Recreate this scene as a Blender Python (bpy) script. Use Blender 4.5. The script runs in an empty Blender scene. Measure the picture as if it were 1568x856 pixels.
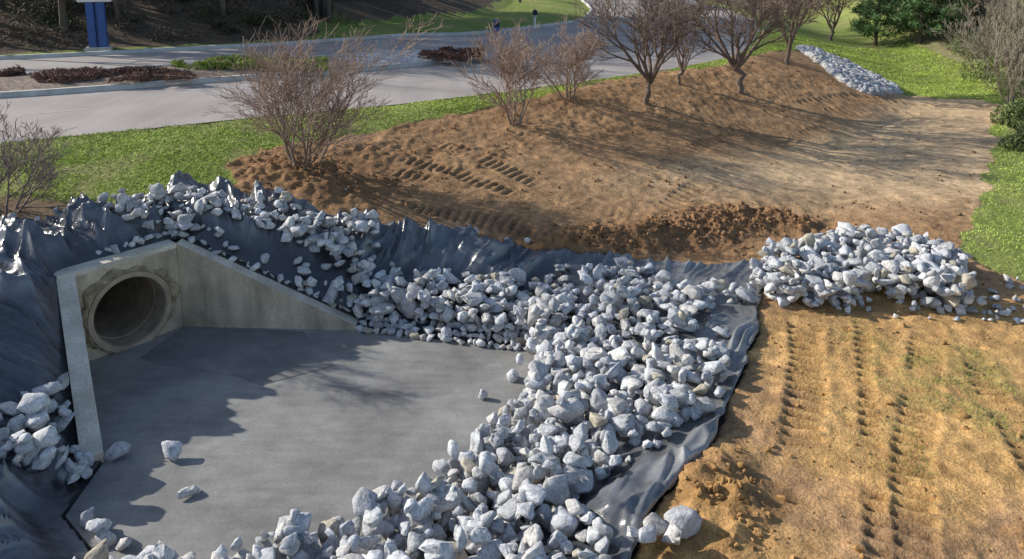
import bpy, bmesh, math, random, time
import numpy as np
from mathutils import Vector, Matrix
T0=time.time()
rng=np.random.default_rng(7); random.seed(7)
# ------------------------------------------------------------------ survey helpers
F=1150.; CX=784.; CYP=150.; TH=math.atan(210/1150.); SN=math.sin(TH); CS=math.cos(TH); CAMZ=5.0
def P(px,py,z=0.):
    v=CYP-py; wy=v*SN+F*CS; wz=v*CS-F*SN; t=(z-CAMZ)/wz
    return np.array([(px-CX)*t, wy*t])
def zfor(y,py):
    v=CYP-py
    return CAMZ+y*(v*CS-F*SN)/(F*CS+v*SN)
def proj(x,y,z):
    dep=y*CS-(z-CAMZ)*SN; up=(z-CAMZ)*CS+y*SN
    dep=np.where(dep<.1,.1,dep)
    return CX+F*x/dep, CYP-F*up/dep
def ss(a,b,x):
    t=np.clip((x-a)/(b-a),0,1); return t*t*(3-2*t)
def _h(xi,yi,seed):
    h=(xi*374761393+yi*668265263+seed*1442695041)&0xffffffff
    h=((h^(h>>13))*1274126177)&0xffffffff
    h=h^(h>>16)
    return (h&0xffffff)/float(0xffffff)
def vn(x,y,seed=0):
    x=np.asarray(x,float); y=np.asarray(y,float)
    xi=np.floor(x).astype(np.int64); yi=np.floor(y).astype(np.int64)
    fx=x-xi; fy=y-yi; fx=fx*fx*fx*(fx*(fx*6-15)+10); fy=fy*fy*fy*(fy*(fy*6-15)+10)
    a=_h(xi,yi,seed);b=_h(xi+1,yi,seed);c=_h(xi,yi+1,seed);d=_h(xi+1,yi+1,seed)
    return (a*(1-fx)+b*fx)*(1-fy)+(c*(1-fx)+d*fx)*fy
def fbm(x,y,o=4,seed=0):
    s=0;a=.5;t=0
    for i in range(o):
        s=s+a*vn(x*2**i+17.3*i,y*2**i-9.1*i,seed+i); t+=a; a*=.5
    return s/t
def inpoly(x,y,poly):
    x=np.asarray(x);y=np.asarray(y); r=np.zeros(x.shape,bool); n=len(poly)
    for i in range(n):
        x1,y1=poly[i];x2,y2=poly[(i+1)%n]
        if y1==y2: continue
        c=((y1>y)!=(y2>y))&(x<(x2-x1)*(y-y1)/(y2-y1)+x1)
        r^=c
    return r
def polydist(x,y,pl,closed=False,near=False):
    x=np.asarray(x,float);y=np.asarray(y,float)
    best=np.full(x.shape,1e9);sg=np.ones(x.shape);sb=np.zeros(x.shape);acc=0
    nx=np.zeros(x.shape);ny=np.zeros(x.shape)
    n=len(pl)
    for i in range(n if closed else n-1):
        ax,ay=pl[i];bx,by=pl[(i+1)%n];dx,dy=bx-ax,by-ay;L2=dx*dx+dy*dy+1e-12;L=math.sqrt(L2)
        t=np.clip(((x-ax)*dx+(y-ay)*dy)/L2,0,1)
        ex=x-ax-t*dx;ey=y-ay-t*dy;q=ex*ex+ey*ey
        m=q<best
        best=np.where(m,q,best)
        if near: nx=np.where(m,ax+t*dx,nx);ny=np.where(m,ay+t*dy,ny)
        else:
            sg=np.where(m,np.sign(-(dx*(y-ay)-dy*(x-ax))+1e-12),sg)
            sb=np.where(m,acc+t*L,sb)
        acc+=L
    if near: return nx,ny
    return np.sqrt(best),sg,sb
def catmull(pts,step):
    pts=[np.array(p,float) for p in pts]; pts=[2*pts[0]-pts[1]]+pts+[2*pts[-1]-pts[-2]]
    out=[]
    for i in range(1,len(pts)-2):
        a,b,c,d=pts[i-1:i+3]; n=max(2,int(np.linalg.norm(c-b)/step))
        for k in range(n):
            t=k/n
            out.append(.5*((2*b)+(-a+c)*t+(2*a-5*b+4*c-d)*t*t+(-a+3*b-3*c+d)*t**3))
    out.append(pts[-2]); return np.array(out)
# ------------------------------------------------------------------ materials
def mk(name,col=None,attr=None,rough=.9,noise=(),bump=(),spec=.3,metal=0,tint=None):
    m=bpy.data.materials.new(name); m.use_nodes=True; nt=m.node_tree; N=nt.nodes; Lk=nt.links
    b=N['Principled BSDF']; b.inputs['Roughness'].default_value=rough
    b.inputs['Specular IOR Level'].default_value=spec; b.inputs['Metallic'].default_value=metal
    tc=N.new('ShaderNodeTexCoord')
    if attr:
        a=N.new('ShaderNodeAttribute'); a.attribute_name=attr; cur=a.outputs['Color']
    else:
        a=N.new('ShaderNodeRGB'); a.outputs[0].default_value=(*col,1); cur=a.outputs[0]
    for (sc,lo,hi,*st) in noise:
        n=N.new('ShaderNodeTexNoise'); n.inputs['Scale'].default_value=sc; n.inputs['Detail'].default_value=5
        if st:
            mp=N.new('ShaderNodeMapping'); mp.inputs['Scale'].default_value=st[0]
            if len(st)>1: mp.inputs['Rotation'].default_value=(0,0,st[1])
            Lk.new(tc.outputs['Object'],mp.inputs[0]); Lk.new(mp.outputs[0],n.inputs[0])
        else: Lk.new(tc.outputs['Object'],n.inputs[0])
        r=N.new('ShaderNodeMapRange'); r.inputs['From Min'].default_value=.3; r.inputs['From Max'].default_value=.7
        r.inputs['To Min'].default_value=lo; r.inputs['To Max'].default_value=hi
        Lk.new(n.outputs[0],r.inputs[0])
        s=N.new('ShaderNodeVectorMath'); s.operation='SCALE'; Lk.new(cur,s.inputs[0]); Lk.new(r.outputs[0],s.inputs['Scale']); cur=s.outputs[0]
    Lk.new(cur,b.inputs['Base Color'])
    prev=None
    for (sc,st,ds) in bump:
        n=N.new('ShaderNodeTexNoise'); n.inputs['Scale'].default_value=sc; n.inputs['Detail'].default_value=6
        Lk.new(tc.outputs['Object'],n.inputs[0])
        bp=N.new('ShaderNodeBump'); bp.inputs['Strength'].default_value=st; bp.inputs['Distance'].default_value=ds
        Lk.new(n.outputs[0],bp.inputs['Height'])
        if prev: Lk.new(prev,bp.inputs['Normal'])
        prev=bp.outputs[0]
    if prev: Lk.new(prev,b.inputs['Normal'])
    return m
def npmesh(name,V,Fc,mat,col=None,smooth=False,parent=None):
    V=np.asarray(V,np.float32); Fc=np.asarray(Fc,np.int32); k=Fc.shape[1]
    me=bpy.data.meshes.new(name)
    me.vertices.add(len(V)); me.vertices.foreach_set('co',V.ravel())
    me.loops.add(Fc.size); me.loops.foreach_set('vertex_index',Fc.ravel())
    me.polygons.add(len(Fc)); me.polygons.foreach_set('loop_start',np.arange(0,Fc.size,k,dtype=np.int32))
    if smooth: me.polygons.foreach_set('use_smooth',np.ones(len(Fc),bool))
    me.update(calc_edges=True)
    if col is not None:
        col=np.asarray(col,np.float32)
        at=me.color_attributes.new('Col','FLOAT_COLOR','POINT')
        c4=np.ones((len(V),4),np.float32); c4[:,:3]=col; at.data.foreach_set('color',c4.ravel())
    me.materials.append(mat)
    o=bpy.data.objects.new(name,me); bpy.context.scene.collection.objects.link(o)
    if parent: o.parent=parent
    return o
def gridfaces(ny,nx):
    i=np.arange(ny-1)[:,None]*nx+np.arange(nx-1)[None,:]
    i=i.ravel(); return np.stack([i,i+1,i+nx+1,i+nx],1)
def pymesh(name,V,Fc,mat,parent=None,bevel=0,smooth=False):
    me=bpy.data.meshes.new(name); me.from_pydata([tuple(v) for v in V],[],[tuple(f) for f in Fc]); me.update()
    bm=bmesh.new(); bm.from_mesh(me); bmesh.ops.recalc_face_normals(bm,faces=bm.faces[:]); 
    if bevel: bmesh.ops.bevel(bm,geom=bm.edges[:],offset=bevel,segments=2,affect='EDGES',clamp_overlap=True)
    bm.to_mesh(me); bm.free()
    if smooth:
        for p in me.polygons: p.use_smooth=True
    me.materials.append(mat); o=bpy.data.objects.new(name,me); bpy.context.scene.collection.objects.link(o)
    if parent: o.parent=parent
    return o
def box(name,c,s,mat,parent=None,rot=0,bevel=.01):
    V=[];cr,sr=math.cos(rot),math.sin(rot)
    for x in(-1,1):
        for y in(-1,1):
            for z in(-1,1):
                X,Y=x*s[0]/2,y*s[1]/2; V.append((c[0]+X*cr-Y*sr,c[1]+X*sr+Y*cr,c[2]+z*s[2]/2))
    Fc=[(0,1,3,2),(4,6,7,5),(0,4,5,1),(2,3,7,6),(0,2,6,4),(1,5,7,3)]
    return pymesh(name,V,Fc,mat,parent,bevel)
def empty(name,loc=(0,0,0)):
    e=bpy.data.objects.new(name,None); e.empty_display_size=.2; bpy.context.scene.collection.objects.link(e); return e
# ------------------------------------------------------------------ layout
RZ=1.8
E=[(-70,-6),(-40,1.5),(-24,6.6),(-14,10.9),tuple(P(45,215,RZ)),tuple(P(360,183,RZ)),tuple(P(740,145,RZ)),tuple(P(1100,92,RZ)),(10.2,31.5),(13.2,41.5),(14.6,55),(14,75),(8,115),(-5,180)]
ROAD=catmull(E,1.6)
rs=np.concatenate([[0],np.cumsum(np.linalg.norm(np.diff(ROAD,axis=0),axis=1))])
tg=np.gradient(ROAD,axis=0); tg/=np.linalg.norm(tg,axis=1)[:,None]; nl=np.stack([-tg[:,1],tg[:,0]],1)
def rpt(s,q):
    x=np.interp(s,rs,ROAD[:,0]);y=np.interp(s,rs,ROAD[:,1]);nx=np.interp(s,rs,nl[:,0]);ny=np.interp(s,rs,nl[:,1])
    return x+nx*q,y+ny*q
def s_at(p): 
    d,sg,s=polydist(np.array([p[0]]),np.array([p[1]]),ROAD); return float(s[0]),float(-d[0]*sg[0])
sM,_=s_at(P(738,92,RZ)); sV,_=s_at(P(0,92,RZ)); sG,_=s_at(P(470,66,RZ)); sG2,_=s_at(P(640,62,RZ))
def RW(s): return 13.5-4.5*ss(sM+2,sM+22,s)
Lc=P(130,556,0); Rc=P(280,500,0); WR=P(545,506,0); WL=P(160,706,0)
Cc=(Lc+Rc)/2; wdir=(Rc-Lc)/np.linalg.norm(Rc-Lc); ax=np.array([wdir[1],-wdir[0]])
LW=float(np.linalg.norm(Rc-Lc)); pr=.455; cw=LW*.47; cz=pr+.035; th=.2
zL=float(zfor(Lc[1],418)); zR=float(zfor(Rc[1],374)); print('wall tops',zL,zR)
APR=[Rc,WR,P(800,534,0),P(880,565,0),P(850,650,0),P(775,755,0),P(670,840,0),P(510,905,0),P(340,935,0),P(190,900,0),P(100,790,0),WL,Lc]
APR=np.array(APR)
uW=float(np.dot(WR-Cc,ax))
dR=(WR-Rc)/np.linalg.norm(WR-Rc); nR=np.array([-dR[1],dR[0]])
dL=(WL-Lc)/np.linalg.norm(WL-Lc); nL=np.array([dL[1],-dL[0]])
def roadd(x,y):
    d,sg,s=polydist(x,y,ROAD); return d*sg,s
def Hbase(x,y,full=False):
    x=np.asarray(x,float);y=np.asarray(y,float)
    d,s=roadd(x,y)
    zb=.42+.012*np.clip(y-9,0,30)
    T=7.6-2.1*ss(13,18,y)+5.5*ss(-1.5,-6.5,x)
    k=np.clip((d-1.0)/(T-1.0),0,1); f=.85*k+.15*k*k*(3-2*k)
    z=RZ+(zb-RZ)*f
    z=z+2.4*ss(27,44,y)*ss(3,9,d)+.05*np.clip(y-46,0,200)*ss(3,12,d)
    z=z+.8*ss(0,9,x-11-.28*(y-14))*ss(8,14,y)
    W=RW(s); q=-d
    z=z+np.clip(.30*np.clip(q-W-2.0-3.5*ss(sG,sG2,s),0,60),0,11)+.25*ss(0,3,q-W)
    z=z-.09*ss(-.02,.3,q)*ss(W+.02,W-.3,q)
    inside=inpoly(x,y,APR); pd,_,_=polydist(x,y,APR,True); pd=np.where(inside,0,pd)
    u=(x-Cc[0])*ax[0]+(y-Cc[1])*ax[1]; w=(x-Lc[0])*wdir[0]+(y-Lc[1])*wdir[1]
    wallz=ss(uW+.2,uW-.05,u)
    zt=zL+(zR-zL)*np.clip(w/LW,0,1)
    top=zt+(.07-zt)*np.clip(u/uW,0,1)
    slope=.38-.09*ss(0,-1.,w)
    pit=np.where(u<uW+.02,top,.07*ss(uW+.3,uW,u))+slope*np.clip(pd-.10,0,50)-.06*ss(.5,.2,pd)*wallz
    pit=np.where(pd<np.where(u<uW+.05,.08,.015),-.07,pit)
    z=np.minimum(z,pit)
    return (z,d,s,pd) if full else z
def hit(px,py):
    v=CYP-py; D=np.array([(px-CX),v*SN+F*CS,v*CS-F*SN]); 
    z0=np.linspace(4.4,-.1,500)
    t=(z0-CAMZ)/D[2]
    t=np.linspace(t[0]*.6,min(t[-1],.16),1500)
    z=Hbase(D[0]*t,D[1]*t); f=(CAMZ+D[2]*t)-z; i=np.argmax(f<0)
    if not (f<0).any(): i=len(t)-1
    if i>0:
        a=f[i-1]/(f[i-1]-f[i]+1e-9); tt=t[i-1]+(t[i]-t[i-1])*np.clip(a,0,1)
    else: tt=t[0]
    return np.array([D[0]*tt,D[1]*tt])
def hp(pts): return np.array([hit(*p) for p in pts])
DIRT=np.vstack([hp([(340,262),(395,228),(480,215),(570,203),(660,180),(740,166),(800,155),(900,132),(1000,112),(1090,104),(1160,84),(1228,76),(1290,110),(1360,138),(1500,152),(1528,160),(1522,240),(1505,310),(1475,350),(1470,385),(1568,430)]),
   [(14,8),(14,-8),(-14,-8),(-14,8)],hp([(0,352),(110,338),(200,318),(285,300),(350,285)])])
LP=np.vstack([[(-11,9.6)],hp([(0,346),(110,334),(180,322),(245,308),(300,294),(355,300),(430,322),(520,343),(640,360),(730,372),(830,384),(905,394),(1000,404),(1080,408),(1165,410),(1160,470),(1155,520),(1118,620),(1052,730),(972,850)]),[tuple(P(935,940,.35)),(0.3,3.2),(-11,3.2)]])
LINER=catmull(list(LP[:-2]),.12); 
nz=np.stack([fbm(LINER[:,0]*2.2,LINER[:,1]*2.2,3,90)-.5,fbm(LINER[:,0]*2.2,LINER[:,1]*2.2,3,95)-.5],1)
LINER=np.vstack([LINER+nz*.22,[(0.3,3.2),(-11,3.2)]])
RA=[(195,390),(235,372),(262,358),(300,354),(330,362),(352,380),(420,400),(450,406),(520,412),(620,424),(720,430),(800,442),(850,418),(900,408),(985,416),(1040,438),(1095,452),(1150,452),(1150,466),(1095,474),(1066,488),(1075,528),(1114,556),(1114,606),(1066,650),(1004,690),(925,738),(866,790),(925,822),(940,860),(900,920),(800,990),(400,990),(120,990),(110,905),(215,915),(330,925),(430,882),(490,860),(585,822),(665,780),(722,732),(765,684),(800,650),(815,615),(826,588),(810,560),(820,545),(795,531),(700,515),(600,505),(545,499),(500,470),(440,434),(360,392),(290,364)]
ZA=hp(RA)
PILE=hp([(1150,430),(1180,410),(1250,396),(1320,384),(1400,392),(1470,410),(1482,442),(1486,484),(1400,480),(1340,464),(1290,480),(1200,476),(1160,456)])
PC=PILE.mean(0)
BERM=hp([(830,388),(930,372),(1010,362),(1100,350),(1180,345),(1235,352)])
def tl(pts): return catmull(hp(pts),.5)
TR=[(tl([(1238,500),(1232,600),(1222,720),(1205,880)]),.20,.165,.036),
    (tl([(1318,490),(1325,600),(1335,720),(1345,880)]),.09,.165,.030),
    (tl([(1418,500),(1415,580),(1395,700),(1400,860)]),.18,.165,.026),
    (tl([(1470,500),(1510,590),(1568,690),(1640,800)]),.16,.165,.028),
    (tl([(560,250),(660,280),(760,330),(850,365)]),.22,.15,.018),
    (tl([(590,235),(700,265),(800,312),(890,350)]),.22,.15,.018),
    (tl([(660,215),(760,255),(870,305),(970,335)]),.22,.15,.018),
    (tl([(600,305),(700,330),(800,352)]),.22,.15,.020),
    (tl([(800,210),(900,245),(1000,270)]),.22,.16,.016),
    (tl([(760,195),(850,225),(960,262)]),.22,.16,.016),
    (tl([(1000,330),(1080,280),(1180,225),(1290,190)]),.2,.2,.014),
    (tl([(900,330),(980,270),(1060,230),(1150,190)]),.2,.2,.014),
    (tl([(1180,178),(1330,152),(1500,163)]),.3,.3,.03),
    (tl([(1210,190),(1350,168),(1510,182)]),.3,.3,.03)]
c1=hit(1095,760); c2=hit(470,275); cT=hit(20,325)
CHUNK=[(hit(1100,330),.8,.3,.05),(hit(720,235),1.0,.3,.03),(hit(1150,335),.9,.25,.07),(hit(560,230),.8,.3,.05),(hit(1100,385),1.4,.25,.04)]
def Hfull(x,y):
    z,d,s,pd=Hbase(x,y,True)
    wx=x+.5*(fbm(x*1.3,y*1.3,3,5)-.5); wy=y+.5*(fbm(x*1.3,y*1.3,3,9)-.5)
    dirt=inpoly(wx,wy,DIRT)&(d>.15)
    liner=inpoly(x,y,LINER)
    r=.26+.6*ss(5.0,2.8,d)*ss(30,24,y)+.4*ss(15,11,y)
    bd,_,_=polydist(x,y,BERM); bm=np.exp(-(bd/.32)**2)
    r=r+1.8*np.exp(-(bd/.5)**2)
    cm=np.exp(-(((x-c1[0])/.35)**2+((y-c1[1])/.6)**2)); r=r+1.8*cm
    c2m=np.exp(-(((x-c2[0])/1.2)**2+((y-c2[1])/.6)**2)); r=r+1.2*c2m
    ck=0
    for (c,a_,b_,h_) in CHUNK: ck=ck+h_*np.exp(-(((x-c[0])/a_)**2+((y-c[1])/b_)**2))
    r=r+ck*9
    n=(fbm(x*1.1,y*1.1,3,20)-.5)*.08+(fbm(x*4,y*4,3,30)-.5)*.075*r+np.power(fbm(x*10,y*10,3,40),2)*.055*r
    det=n+bm*.13*(.4+1.2*fbm(x*2.3,y*2.3,2,3))+cm*.15+c2m*.12+ck
    trk=np.zeros_like(x)
    for (pl,hw,pitch,amp) in TR:
        x0,y0=pl.min(0)-1;x1,y1=pl.max(0)+1
        m=(x>x0)&(x<x1)&(y>y0)&(y<y1)
        if not m.any(): continue
        q,sg,sl=polydist(x[m],y[m],pl)
        q=np.abs(q*sg+.10*(fbm(x[m]*.9,y[m]*.9,2,64)-.5)+.05*(fbm(x[m]*5,y[m]*5,2,65)-.5))
        band=ss(hw*1.05,hw*.8,q)
        wob=.5*fbm(x[m]*2,y[m]*2,2,66)
        cl=np.clip(np.sin(sl/pitch*2*math.pi+wob*3)*1.8,-1,1)
        fade=.15+.85*ss(.38,.56,fbm(x[m]*1.3,y[m]*1.3,2,77))
        edge=np.exp(-((q-hw*1.15)/.05)**2)*(.2+1.2*fbm(x[m]*5,y[m]*5,2,78))
        dd=(band*(-.5*amp+amp*cl*(.4+.9*fbm(x[m]*5,y[m]*5,2,79)))+edge*amp*.45)*fade
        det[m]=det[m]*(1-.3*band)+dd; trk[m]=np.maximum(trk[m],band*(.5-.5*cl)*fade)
    g=.04*(fbm(x*1.5,y*1.5,3,50)-.5)+.02*(fbm(x*9,y*9,2,51)-.5)
    lin=liner|(pd<.3)
    z2=z+np.where(lin,0,np.where(dirt,det,g))
    pm=np.exp(-(((x-PC[0])/1.05)**2+((y-PC[1])/.5)**2)); z2=z2+.17*pm
    z2=np.where(liner&(pd>=.08),z2-.03,z2)
    return z2,d,s,pd,dirt,liner,r,trk,bm,cm+c2m
# ------------------------------------------------------------------ terrain
def axis(lo,hi,st,g1,lim1,g2,far,gn,near):
    c=list(np.arange(lo,hi,st)); s=st
    while c[-1]<far:
        s*=g1 if c[-1]<lim1 else g2
        c.append(c[-1]+s)
    s=st; a=[]; x=lo
    while x>near: s*=gn; x-=s; a.append(x)
    return np.array(a[::-1]+c)
xs=axis(-7.5,8.5,.034,1.015,22,1.06,400,1.035,-400)
ys=axis(4.2,13,.028,1.007,32,1.05,400,1.12,-60)
X,Y=np.meshgrid(xs,ys); x=X.ravel();y=Y.ravel()
Z,d,s,pd,dirt,liner,rr,trk,bm_,cm_=Hfull(x,y)
W=RW(s); q=-d
def mixc(c,col,m): 
    m=m[:,None]; return c*(1-m)+np.array(col)[None,:]*m
n1=fbm(x*.8,y*.8,4,101); n2=fbm(x*5,y*5,3,102); n3=fbm(x*.25,y*.25,3,103)
col=np.tile(np.array([[.20,.26,.06]]),(len(x),1))
col=mixc(col,(.27,.30,.09),ss(.4,.65,n1))
col=mixc(col,(.28,.22,.13),ss(.58,.7,fbm(x*1.7,y*1.7,3,120))*.35)
woods=(q>W+.7+5*ss(sG,sG2,s)+1.0*n1)
col=mixc(col,(.14,.105,.075),woods*1.)
col=mixc(col,(.095,.072,.05),woods*ss(.45,.6,n1)*.8)
rightw=(ss(0,1.2,x-12.2-.26*(y-14)-n1)*ss(9,13,y))*(y<42)
col=mixc(col,(.33,.27,.17),rightw*.75)
farb=ss(48,56,y)*(d>3); col=mixc(col,(.13,.10,.07),farb)
dc=np.tile(np.array([[.43,.262,.138]]),(len(x),1))
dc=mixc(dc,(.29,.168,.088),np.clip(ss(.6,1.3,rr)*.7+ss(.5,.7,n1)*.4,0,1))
dc=mixc(dc,(.63,.45,.27),ss(12.3,15,y)*ss(4.3,5.8,d)*.92)
dc=mixc(dc,(.63,.38,.15),ss(10.8,8,y)*ss(.22,.5,n1)*.95)
dc=mixc(dc,(.40,.22,.09),ss(9.5,7,y)*ss(.54,.66,fbm(x*1.4,y*1.4,4,133))*.6)
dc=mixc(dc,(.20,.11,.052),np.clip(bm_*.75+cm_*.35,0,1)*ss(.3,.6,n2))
dc=dc*(.64+.68*n2)[:,None]
dc=dc*(.82+.36*fbm(x*16,y*16,2,104))[:,None]
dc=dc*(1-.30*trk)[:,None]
sprf=lambda X_,Y_: ss(.50,.64,fbm(X_*.9+3,Y_*.9,3,61))*np.clip(ss(2.8,5,X_)*ss(11,7,Y_)+ss(8,10.5,X_)*ss(16,9,Y_),0,1)
gr=sprf(x,y)*ss(.42,.6,n2)*.5
dc=mixc(dc,(.20,.22,.07),gr)
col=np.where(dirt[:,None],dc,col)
mul=np.exp(-(((x-cT[0])/1.1)**2+((y-cT[1])/.45)**2)); col=mixc(col,(.2,.14,.09),np.clip(mul*2,0,1)*(~dirt))
col[liner]=(.06,.06,.06)
m_ter=mk('soil_grass_ground',attr='Col',rough=.97,spec=.15,noise=[(7,.82,1.2),(45,.72,1.28)],bump=[(30,.8,.028),(110,.8,.013)])
gf=gridfaces(len(ys),len(xs))
ww=(x-Lc[0])*wdir[0]+(y-Lc[1])*wdir[1]; uu=(x-Lc[0])*ax[0]+(y-Lc[1])*ax[1]
cor=(np.abs(ww-cw)<pr+.05)&(uu>-.15)&(uu<-.02)
gf=gf[~(cor[gf].any(1))]
npmesh('ground',np.stack([x,y,Z],1),gf,m_ter,col,True)
print('terrain',len(x),time.time()-T0)
# ------------------------------------------------------------------ liner
def crease(n,w): return np.exp(-np.abs(2*n-1)/w)
def folds(u,v,k=1.):
    u=u+.45*(fbm(u*.5,v*.7,3,7)-.5)*2; v=v+.5*(vn(u*.7,v*.7,6)-.5)
    f=crease(vn(u*1.9,v*.45,11),.17)*.12+crease(vn(u*4.0+3,v*.7,12),.22)*.10+crease(vn(u*8.5+3,v*1.1,13),.26)*.055
    g=crease(vn((u+v)*1.4,(v-u)*.6,14),.13)*.07+crease(vn((u-v)*2.3,(v+u)*.9,19),.16)*.05
    amp=.6+.9*ss(.3,.65,vn(u*.6,v*.6,21))
    return (f+g)*amp*k
def LZ(a,b):
    zb_,dl,sl_,pdl=Hbase(a,b,True)
    ang=np.arctan2(b-7.9,a+2.6); rad=np.hypot(b-7.9,a+2.6)
    n=folds(ang*3.9,rad)
    rw=ss(.3,1.3,a); n2_=folds((a*.87+b*-.45)*2.0,(b*.87+a*.45))*.45
    fold=n*(1-rw)+n2_*rw
    ind=inpoly(a,b,ZA); dz,_,_=polydist(a,b,ZA,True); sup=np.where(ind,.12,.12+.88*ss(0,.25,dz))
    fold=fold*ss(.2,.55,pdl)*sup
    zl=zb_+.015+fold+.012*fbm(a*6,b*6,2,8)
    pe,_,_=polydist(a,b,LINER,True); zl=zl+.035*np.exp(-(pe/.10)**2)*vn(a*3,b*3,4)
    return zl,pdl,(a-Cc[0])*ax[0]+(b-Cc[1])*ax[1],fold
lx=np.arange(-9,3.8,.022); ly=np.arange(3.6,12.9,.022); LX,LY=np.meshgrid(lx,ly); a=LX.ravel();b=LY.ravel()
inn=inpoly(a,b,LINER); fc=gridfaces(len(ly),len(lx)); keep=inn[fc].any(1); fc=fc[keep]
mv=np.unique(fc[~inn[fc]]); nx_,ny_=polydist(a[mv],b[mv],LINER,True,near=True); a[mv]=nx_; b[mv]=ny_
zl,pdl,ul,fo=LZ(a,b); zl[mv]-=.03
okv=(pdl>=np.where(ul<uW+.05,.19,.018)); fc=fc[okv[fc].all(1)]
used=np.unique(fc); mp=np.full(len(a),-1); mp[used]=np.arange(len(used))
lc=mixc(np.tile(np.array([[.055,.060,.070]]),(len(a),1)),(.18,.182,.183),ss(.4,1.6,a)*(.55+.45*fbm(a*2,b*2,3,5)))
lc=lc*(.7+7*np.clip(fo,0,.16))[:,None]  # fold crests painted lighter: sheen streaks put into the fabric colour
m_lin=mk('geotextile_fabric',attr='Col',rough=.27,spec=1.0,noise=[(2.5,.7,1.5),(18,.9,1.15)],bump=[(22,.3,.010),(260,.15,.002)])
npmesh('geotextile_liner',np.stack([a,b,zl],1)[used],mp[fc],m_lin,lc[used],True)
# ------------------------------------------------------------------ concrete apron
m_ap=mk('apron_concrete',(.262,.257,.246),rough=.85,spec=.3,noise=[(.9,.72,1.25),(5,.88,1.1),(1.6,.88,1.10,(1,6,1),-.45),(30,.9,1.1),(150,.85,1.12)],bump=[(7,.25,.02),(60,.3,.006),(220,.3,.003)])
def poly_prism(name,pts,z0,z1,mat,parent=None,bevel=0):
    n=len(pts); V=[(p[0],p[1],z0) for p in pts]+[(p[0],p[1],z1) for p in pts]
    Fc=[tuple(range(n))[::-1],tuple(range(n,2*n))]+[(i,(i+1)%n,n+(i+1)%n,n+i) for i in range(n)]
    return pymesh(name,V,Fc,mat,parent,bevel)
apron=poly_prism('concrete_apron',APR,-.25,0,m_ap)
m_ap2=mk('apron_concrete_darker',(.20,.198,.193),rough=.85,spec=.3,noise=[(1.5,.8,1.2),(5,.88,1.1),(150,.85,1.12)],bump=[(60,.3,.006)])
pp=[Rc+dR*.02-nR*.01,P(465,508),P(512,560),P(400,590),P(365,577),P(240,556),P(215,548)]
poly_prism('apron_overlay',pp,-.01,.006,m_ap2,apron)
# ------------------------------------------------------------------ headwall
m_con=mk('weathered_concrete',(.62,.52,.38),rough=.9,spec=.25,noise=[(1.6,.60,1.22),(5,.70,1.2,(1,1,.25)),(30,.88,1.1)],bump=[(35,.35,.01),(140,.3,.004)])
m_top=mk('concrete_top',(.60,.55,.46),rough=.9,spec=.25,noise=[(4,.8,1.2),(40,.85,1.12)],bump=[(50,.4,.008)])
m_mor=mk('mortar',(.36,.29,.19),rough=.95,spec=.2,noise=[(9,.55,1.3),(40,.8,1.2)],bump=[(25,.8,.03)])
m_pin=mk('pipe_concrete',(.42,.33,.24),rough=.9,spec=.2,noise=[(5,.7,1.2)],bump=[(50,.3,.006)])
hw=empty('culvert_headwall')
def W3(w,z,u=0): 
    p=Lc+wdir*w+ax*u; return (p[0],p[1],z)
n=72; V=[];Fc=[]
def bnd(an):
    c,s_=math.cos(an),math.sin(an); best=1e9
    if c>1e-6: best=min(best,(LW-cw)/c)
    if c<-1e-6: best=min(best,-cw/c)
    if s_<-1e-6: best=min(best,(cz+.2)/-s_)
    k=(zR-zL)/LW; den=s_-k*c
    if den>1e-6: best=min(best,(zL+k*cw-cz)/den)
    return cw+c*best,cz+s_*best
angs=sorted([2*math.pi*i/n for i in range(n)]+[math.atan2(z-cz,w-cw)%(2*math.pi) for w,z in((0,zL),(LW,zR),(0,-.2),(LW,-.2))])
n=len(angs)
for an in angs: V.append(W3(cw+pr*math.cos(an),cz+pr*math.sin(an)))
for an in angs: w,z=bnd(an); V.append(W3(w,z))
for an in angs: w,z=bnd(an); V.append(W3(w,z,-th))
for i in range(n):
    j=(i+1)%n; Fc.append((i,j,n+j,n+i)); Fc.append((n+i,n+j,2*n+j,2*n+i))
pymesh('headwall_face',V,Fc,m_con,hw)
V=[];Fc=[]; K=64
prof=[(-2.6,pr),(-.30,pr),(-.30,pr-.012),(-.27,pr-.012),(-.27,pr),(.03,pr),(.055,pr+.012),(.055,pr+.075),(.0,pr+.085)]
for (u,r) in prof:
    for i in range(K): V.append(W3(cw+r*math.cos(2*math.pi*i/K),cz+r*math.sin(2*math.pi*i/K)*1.0,u))
for k in range(len(prof)-1):
    for i in range(K): j=(i+1)%K; Fc.append((k*K+i,k*K+j,(k+1)*K+j,(k+1)*K+i))
Fc.append(tuple(range(K)))
pymesh('concrete_pipe',V,Fc,m_pin,hw,smooth=False)
V=[];Fc=[]; K=90; R_=6
for k in range(R_+1):
    for i in range(K):
        an=2*math.pi*i/K; t=k/R_; out=pr+.15+.045*math.sin(3*an+1)+.03*math.sin(11*an)+.03*random.random()
        if math.sin(an)<-.6: out=pr+.10
        r=pr+.07+(out-pr-.07)*t
        u=.05*math.sin(math.pi*min(1,(t*.85+.15)))+.018*random.random()-.004*(k==R_)
        if k==R_: u=-.004
        V.append(W3(cw+r*math.cos(an),max(-.01,cz+r*math.sin(an)),u))
for k in range(R_):
    for i in range(K): j=(i+1)%K; Fc.append((k*K+i,k*K+j,(k+1)*K+j,(k+1)*K+i))
pymesh('mortar_ring',V,Fc,m_mor,hw)
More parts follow.
